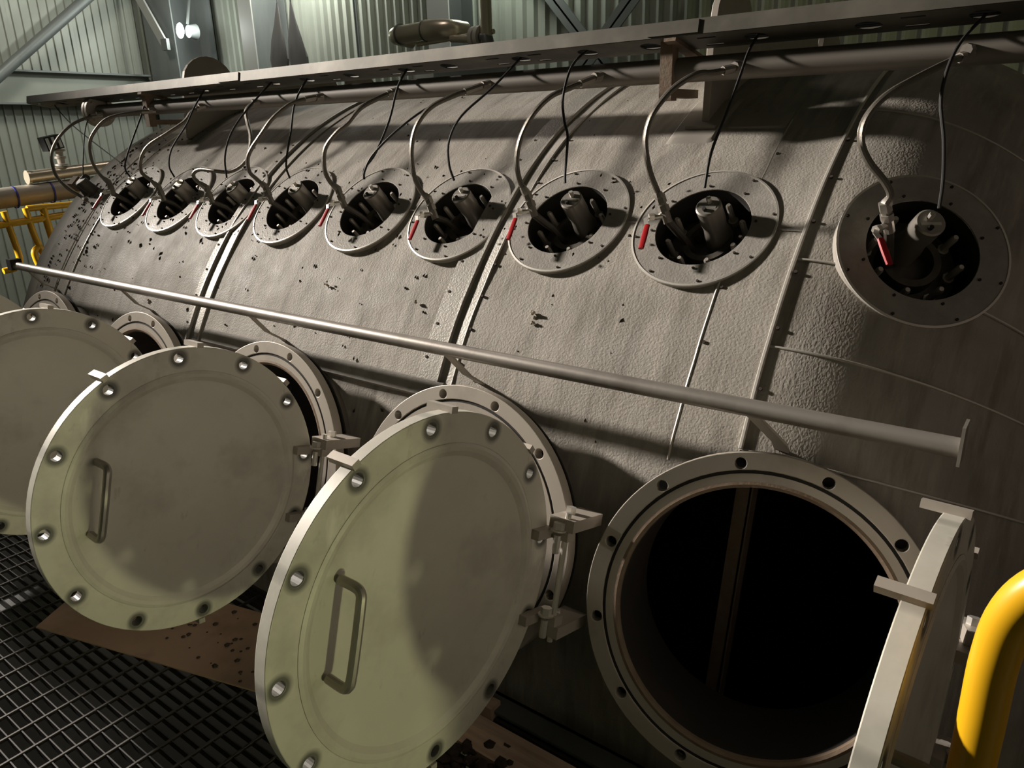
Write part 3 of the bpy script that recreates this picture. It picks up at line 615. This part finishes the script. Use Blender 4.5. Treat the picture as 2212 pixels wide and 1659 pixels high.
def manhole(i,m,phi,label):
    r=root('manhole',m,label,'manhole','manholes with hinged covers along the lower tank side')
    for nm,fn in (('flange',mk_flange),('gasket_groove',mk_groove),('neck_lining',mk_neck),('neck_tube',mk_neckout),('hole_shade_ring',mk_back),('rusty_lip',mk_lip)): link(shared(nm,fn),nm,r)
    def hb(y0):
        mb=MB(); mb.box((.395,y0-.015,-.03),(.464,y0+.015,.112)); return mb.mesh('hinge_lug',M_flange)
    for s in (-1,1):
        link(shared('lug%d'%s,lambda:hb(s*.135)),'hinge_lug',r)
        link(shared('lugb%d'%s,lambda:hexbolt(MB(),(.415,s*.135+.015,.05),(0,1,0),.014,.016).mesh('lug_bolt',M_bright)),'lug_bolt',r)
    link(shared('pin',lambda:MB().tube([(.439,-.165,.10),(.439,.165,.10)],.0075,10).mesh('hinge_pin',M_bright,True)),'hinge_pin',r)
    c,s=math.cos(phi),math.sin(phi)
    ml=Matrix(((c,0,s,.439),(0,1,0,0),(-s,0,c,.10),(0,0,0,1)))
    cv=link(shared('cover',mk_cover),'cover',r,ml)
    def mk_handle(): return MB().tube(smoothpath([(-.655,.112,-.052),(-.655,.112,-.010),(-.654,.104,.004),(-.655,.085,.008),(-.655,.01,.009),(-.655,-.05,.008),(-.655,-.068,.004),(-.655,-.076,-.010),(-.655,-.076,-.052)],4),.0098,10).mesh('pull_handle',M_steel,True)
    link(shared('handle',mk_handle),'pull_handle',cv)
    for a in (-40,-3,41,170):
        def mk():
            t=math.radians(a); T=Matrix.Translation((-.397,.015,0))@Matrix.Rotation(-t,4,'Z')
            return MB().box((-.009,.398,-.115),(.009,.412,-.044),T).mesh('guide_tab',M_flange)
        link(shared('tab%d'%a,mk),'guide_tab',cv)
    for y0 in (-.108,.108):
        def mk():
            mb=MB(); mb.box((-.075,y0-.012,-.052),(.018,y0+.012,-.028)); mb.box((-.016,y0-.012,-.03),(.018,y0+.012,.016)); return mb.mesh('hinge_arm',M_flange)
        link(shared('arm%.2f'%y0,mk),'hinge_arm',cv)
        def mk2():
            mb=MB(); hexbolt(mb,(-.02,y0+.012,-.01),(0,1,0),.014,.02); mb.tube([(-.02,y0+.011,-.01),(-.02,y0+.015,-.01)],.02,12); mb.tube([(-.02,y0-.045,-.01),(-.02,y0,-.01)],.009,8); return mb.mesh('hinge_bolt',M_bright)
        link(shared('hbolt%.2f'%y0,mk2),'hinge_bolt',cv)
    return r
for i in range(4): manhole(i,MH[i],math.radians(88),mhl[i])
manhole(4,MH[4],math.radians(75.1),mhl[4])
# ---------------------------------------------------------------- grab rail with bent straps
ry,rz=-1.747,1.016
r=root('grab_rail',(0,ry,rz),'long round grab rail running diagonally in front of the tank','rail')
MB().tube([(-3.485,0,0),(-1.2,0,-.002),(.921,0,0)],.0207,24).obj('rail_tube',M_steel,r,True)
MB().box((.919,-.029,-.028),(.925,.029,.052)).obj('end_plate',M_steel,r)
MB().box((-3.52,-.028,-.022),(-3.47,.028,.034)).obj('end_cap',M_dark,r)
for xf in (-.374,-1.36,-2.325,-3.299,.549):
    f=surf(xf,28.3,.0) ; n_=surfn(xf,28.3); rel=Vector((0,-ry,-rz))
    pth=[f+rel-n_*.01,f+rel+n_*.075+Vector((0,0,.012)),Vector((xf-.045,0,-.012)),Vector((xf-.06,-.004,-.016))]
    MB().strip(pth,.036,.006,(1,0,-.1)).obj('strap',M_flange,r)
# ---------------------------------------------------------------- platform: grating, brown plate, timber, channel
r=root('grating_platform',(0,0,0),'dark open steel grating platform at bottom left','floor')
gx0,gx1,gy0,gy1=-4.6,1.6,-3.5,-2.0
bar=MB().box((gx0,-.0018,-.024),(gx1,.0018,0)).mesh('bearing_bar',M_grate2)
k=0; y=gy0
while y<=gy1:
    o=link(bar,'bearing_bar',r); o.location=(0,y,0); y+=.034
rod=MB().box((-.003,gy0,-.008),(.003,gy1,.002)).mesh('cross_rod',M_grate)
x=gx0
while x<=gx1:
    o=link(rod,'cross_rod',r); o.location=(x,0,0); x+=.1
MB().box((gx0,gy1+.01,-.09),(gx1,gy1+.022,.004)).obj('edge_bar',M_grate,r)
for x in (-3.6,-2.0,-.4,1.2): MB().box((x-.04,gy0,-.16),(x+.04,gy1,-.034)).obj('support_beam',M_brace,r)
o=MB(); vs,fs=plate([(-1.68,-2.585),(-.50,-2.255),(-.66,-1.97),(-1.86,-2.26)],[],.006,.004,.001); o.add(vs,fs)
tag(o.obj('steel_plate',M_brown),'rusty brown plate lying skewed on the grating under the covers','plate')
mb=MB()
for i in range(60):
    x,y=random.uniform(-1.4,-.75),random.uniform(-2.35,-2.1); s=random.uniform(.003,.011)
    mb.lathe([(0,-s*.3),(s,0),(0,s*.7)],5,Matrix.Translation((x,y,.010+s*.3)))
tag(mb.obj('rust_crumbs',M_dirt),'dark crumbs scattered on the rusty brown plate','debris',kind='stuff')
o=root('toe_channel',(0,-1.965,-.02),'dark steel channel along the platform edge below the open manhole','beam')
MB().box((-.3,-.02,-.06),(1.5,.05,-.05)).obj('lower_flange',M_brace,o); MB().box((-.3,.04,-.06),(1.5,.05,.05)).obj('web',M_brace,o); MB().box((-.3,-.02,.04),(1.5,.05,.05)).obj('top_flange',M_brace,o)
mb=MB(); mb.box((-.22,-2.13,.005),(.95,-2.02,.03)); tag(mb.obj('timber_plank',M_wood),'pale brown plank on the platform edge below the largest cover','plank')
mb=MB(); mb.box((-.16,-2.0,.0),(-.09,-1.955,.045)); tag(mb.obj('timber_block',M_wood),'small square timber block at the foot of the largest cover','block')
mb=MB()
for i in range(150):
    x,y=random.gauss(-.06,.09),random.gauss(-2.2,.05); s=random.uniform(.006,.022)
    mb.lathe([(0,-s*.5),(s,-s*.1),(s*.7,s*.4),(0,s*.7)],6,Matrix.Translation((x,y,.004+s*.5+random.uniform(0,.02)))@Matrix.Rotation(random.random()*3,4,'X'))
tag(mb.obj('dirt_heap',M_dirt),'heap of dark dirt crumbs beside the plank at bottom centre','debris',kind='stuff')
# bits on the lower floor seen through the grating
for (p,q,lb) in (((-3.0,-2.5,-1.0),(-2.4,-3.0,-1.0),'pale pipe glimpsed below the grating at left'),((-2.2,-2.8,-1.2),(-2.0,-3.3,-1.2),'short pale pipe glimpsed below the grating at bottom left')):
    tag(MB().tube([p,q],.03,10).obj('lower_pipe',M_wood,None,True),lb,'pipe')
# ---------------------------------------------------------------- yellow handrails
r=root('yellow_guardrail',(-5,0,0),'yellow tubular guardrail far left behind the tank end','railing')
def yt(name,pts,rad=.022): MB().tube(pts,rad,12).obj(name,M_yellow,r,True)
yt('mid_rail',[(0,-1.5,1.085),(0,-.3,1.16)],.024); yt('top_rail',[(0,-1.06,1.195),(0,-.55,1.20)],.022)
yt('bent_post',smoothpath([(0,-1.21,1.19),(0,-1.19,1.0),(0,-1.18,.86),(0,-1.21,.80),(0,-1.30,.785)],5))
yt('bent_post',smoothpath([(0,-1.07,1.20),(0,-1.05,1.0),(0,-1.0,.80),(0,-.97,.77)],5))
yt('post',[(0,-.955,1.19),(0,-.90,.5)],.026)
yt('bent_post',smoothpath([(0,-1.02,.93),(0,-1.07,.90),(0,-1.075,.84),(0,-1.04,.68),(0,-1.01,.62)],5))
r=root('yellow_handrail',(1.042,-2.45,0),'large yellow handrail with bent top at the right frame edge','railing')
MB().tube(smoothpath([(.32,.02,1.188),(.17,.0,1.188),(.08,0,1.178),(.032,0,1.152),(.006,0,1.105),(-.002,0,1.04),(-.002,0,.95),(-.002,0,.8),(0,0,.4),(0,0,.0)],6),.0245,24).obj('bent_tube',M_yellow,r,True)
MB().lathe([(.0,0),(.05,0),(.05,.008),(.0,.008)],24).obj('foot_plate',M_yellow,r,True)
# ---------------------------------------------------------------- pipes and valve at the left
r=root('grey_duct_pipe',(-5.2,0,1.255),'dirty grey pipe with blue straps behind the yellow guardrail','pipe')
MB().tube([(0,-1.9,-.04),(0,-.4,.06)],.072,18).obj('pipe_run',M_flange,r,True)
for y in (-1.05,-.80): MB().lathe([(.073,-.006),(.078,-.006),(.078,.006),(.073,.006)],28,Matrix.Translation((0,y,.055+(y+.7)*.066-.02))@Matrix.Rotation(PI/2,4,'X'),True).obj('blue_strap',M_blue,r,True)
r=root('upper_pipe',(-5.2,0,1.42),'short lagged pipe under the valve with white actuator','pipe')
MB().tube([(0,-.93,-.02),(0,-.3,.03)],.045,14).obj('pipe_run',M_lag,r,True)
MB().lathe([(.0,-.01),(.05,-.01),(.05,.01),(0,.01)],20,Matrix.Translation((0,-.93,-.02))@Matrix.Rotation(PI/2,4,'X')).obj('end_cap',M_lag,r,True)
r=root('actuated_valve',(-5.2,-.68,1.47),'small valve with black and white actuator standing on the left pipe','valve')
mb=MB(); mb.lathe([(0,0),(.045,0),(.045,.012),(.025,.015),(.028,.05),(.04,.052),(.04,.068),(.025,.07),(.025,.10),(.045,.105),(.045,.12),(0,.12)],16); mb.obj('valve_body',M_flange,r,True)
mb=MB(); mb.box((-.05,-.07,.12),(.05,.05,.22),Matrix.Rotation(.2,4,'X')); mb.obj('actuator_box',M_black,r)
mb=MB()
for k in range(3): mb.box((.05,-.06+.04*k,.13),(.056,-.04+.04*k,.21),Matrix.Rotation(.2,4,'X'))
mb.obj('white_ribs',M_white,r)
r=root('louvre_panel',(-6.5,-2.4,0),'pale horizontal louvre panel behind the far left rail end','panel')
for k in range(7): MB().box((-.06,0,-.25+.145*k),(0,1.5,-.12+.145*k),Matrix.Rotation(0,4,'X')).obj('slat',M_wall,r)
MB().box((-.12,-.03,-.3),(-.06,1.53,.8)).obj('louvre_frame',M_col,r)
# ---------------------------------------------------------------- dirt on the cladding
mb=MB()
for i in range(620):
    x=-3.5+3.6*random.random()**2.1; th=random.choice((random.uniform(15,75),random.gauss(48,8)))
    p=surf(x,th,.002); n=surfn(x,th); l=[(MH_@p) for MH_,_ in HI]
    if any(abs(q.z)<.2 and math.hypot(q.x,q.y)<rr+.03 for q,(_,rr) in zip(l[:5],HI[:5])) or any(math.hypot(q.x,q.y)<.15 and abs(q.z)<.2 for q in l[5:]): continue
    if any(.15<=math.hypot(q.x,q.y)<.21 and abs(q.z)<.2 for q in l[5:]): p=p+n*.034
    s=random.uniform(.002,.0065)*(1.35 if x<-2 else 1); t=surfn(x,th).orthogonal().normalized(); b=n.cross(t); a=random.random()*6
    t2=t*math.cos(a)+b*math.sin(a); b2=n.cross(t2)
    t2=Vector((0,n.z,-n.y)) if random.random()<.55 else t2; b2=n.cross(t2); vs=[p+t2*s*random.uniform(.8,2.6),p-t2*s*random.uniform(.6,2),p+b2*s,p-b2*s*.8,p+n*s*.9,p-n*.002]
    mb.add(vs,[(0,2,4),(2,1,4),(1,3,4),(3,0,4),(2,0,5),(1,2,5),(3,1,5),(0,3,5)])
tag(mb.obj('dirt_flakes',M_dirt),'dark dirt flakes stuck all over the tank cladding','debris',kind='stuff')
for (x,th,s,lb) in ((-.262,35.8,.011,'pale dirt clump on the cladding right of the near cover strip'),(-.25,34.9,.008,'smaller pale clump just below the larger clump'),(-.74,35.2,.008,'pale clump on the cladding left of the near cover strip'),(-1.22,35.8,.008,'pale clump above the rail between the cover strips'),(-2.37,29.5,.01,'pale clump beside the second rail strap'),(-.40,28.6,.006,'pale speck by the strap above the large cover')):
    p=surf(x,th,.007); mb=MB(); n=surfn(x,th)
    for k in range(5):
        q=p+Vector((random.gauss(0,s*.5),random.gauss(0,s*.2),random.gauss(0,s*.5)))+n*s*.3
        mb.lathe([(0,-s*.6),(s*.6,0),(s*.4,s*.4),(0,s*.6)],6,Matrix.Translation(q)@Matrix.Rotation(k,4,'X'))
    tag(mb.obj('dirt_clump',M_clump),lb,'debris')
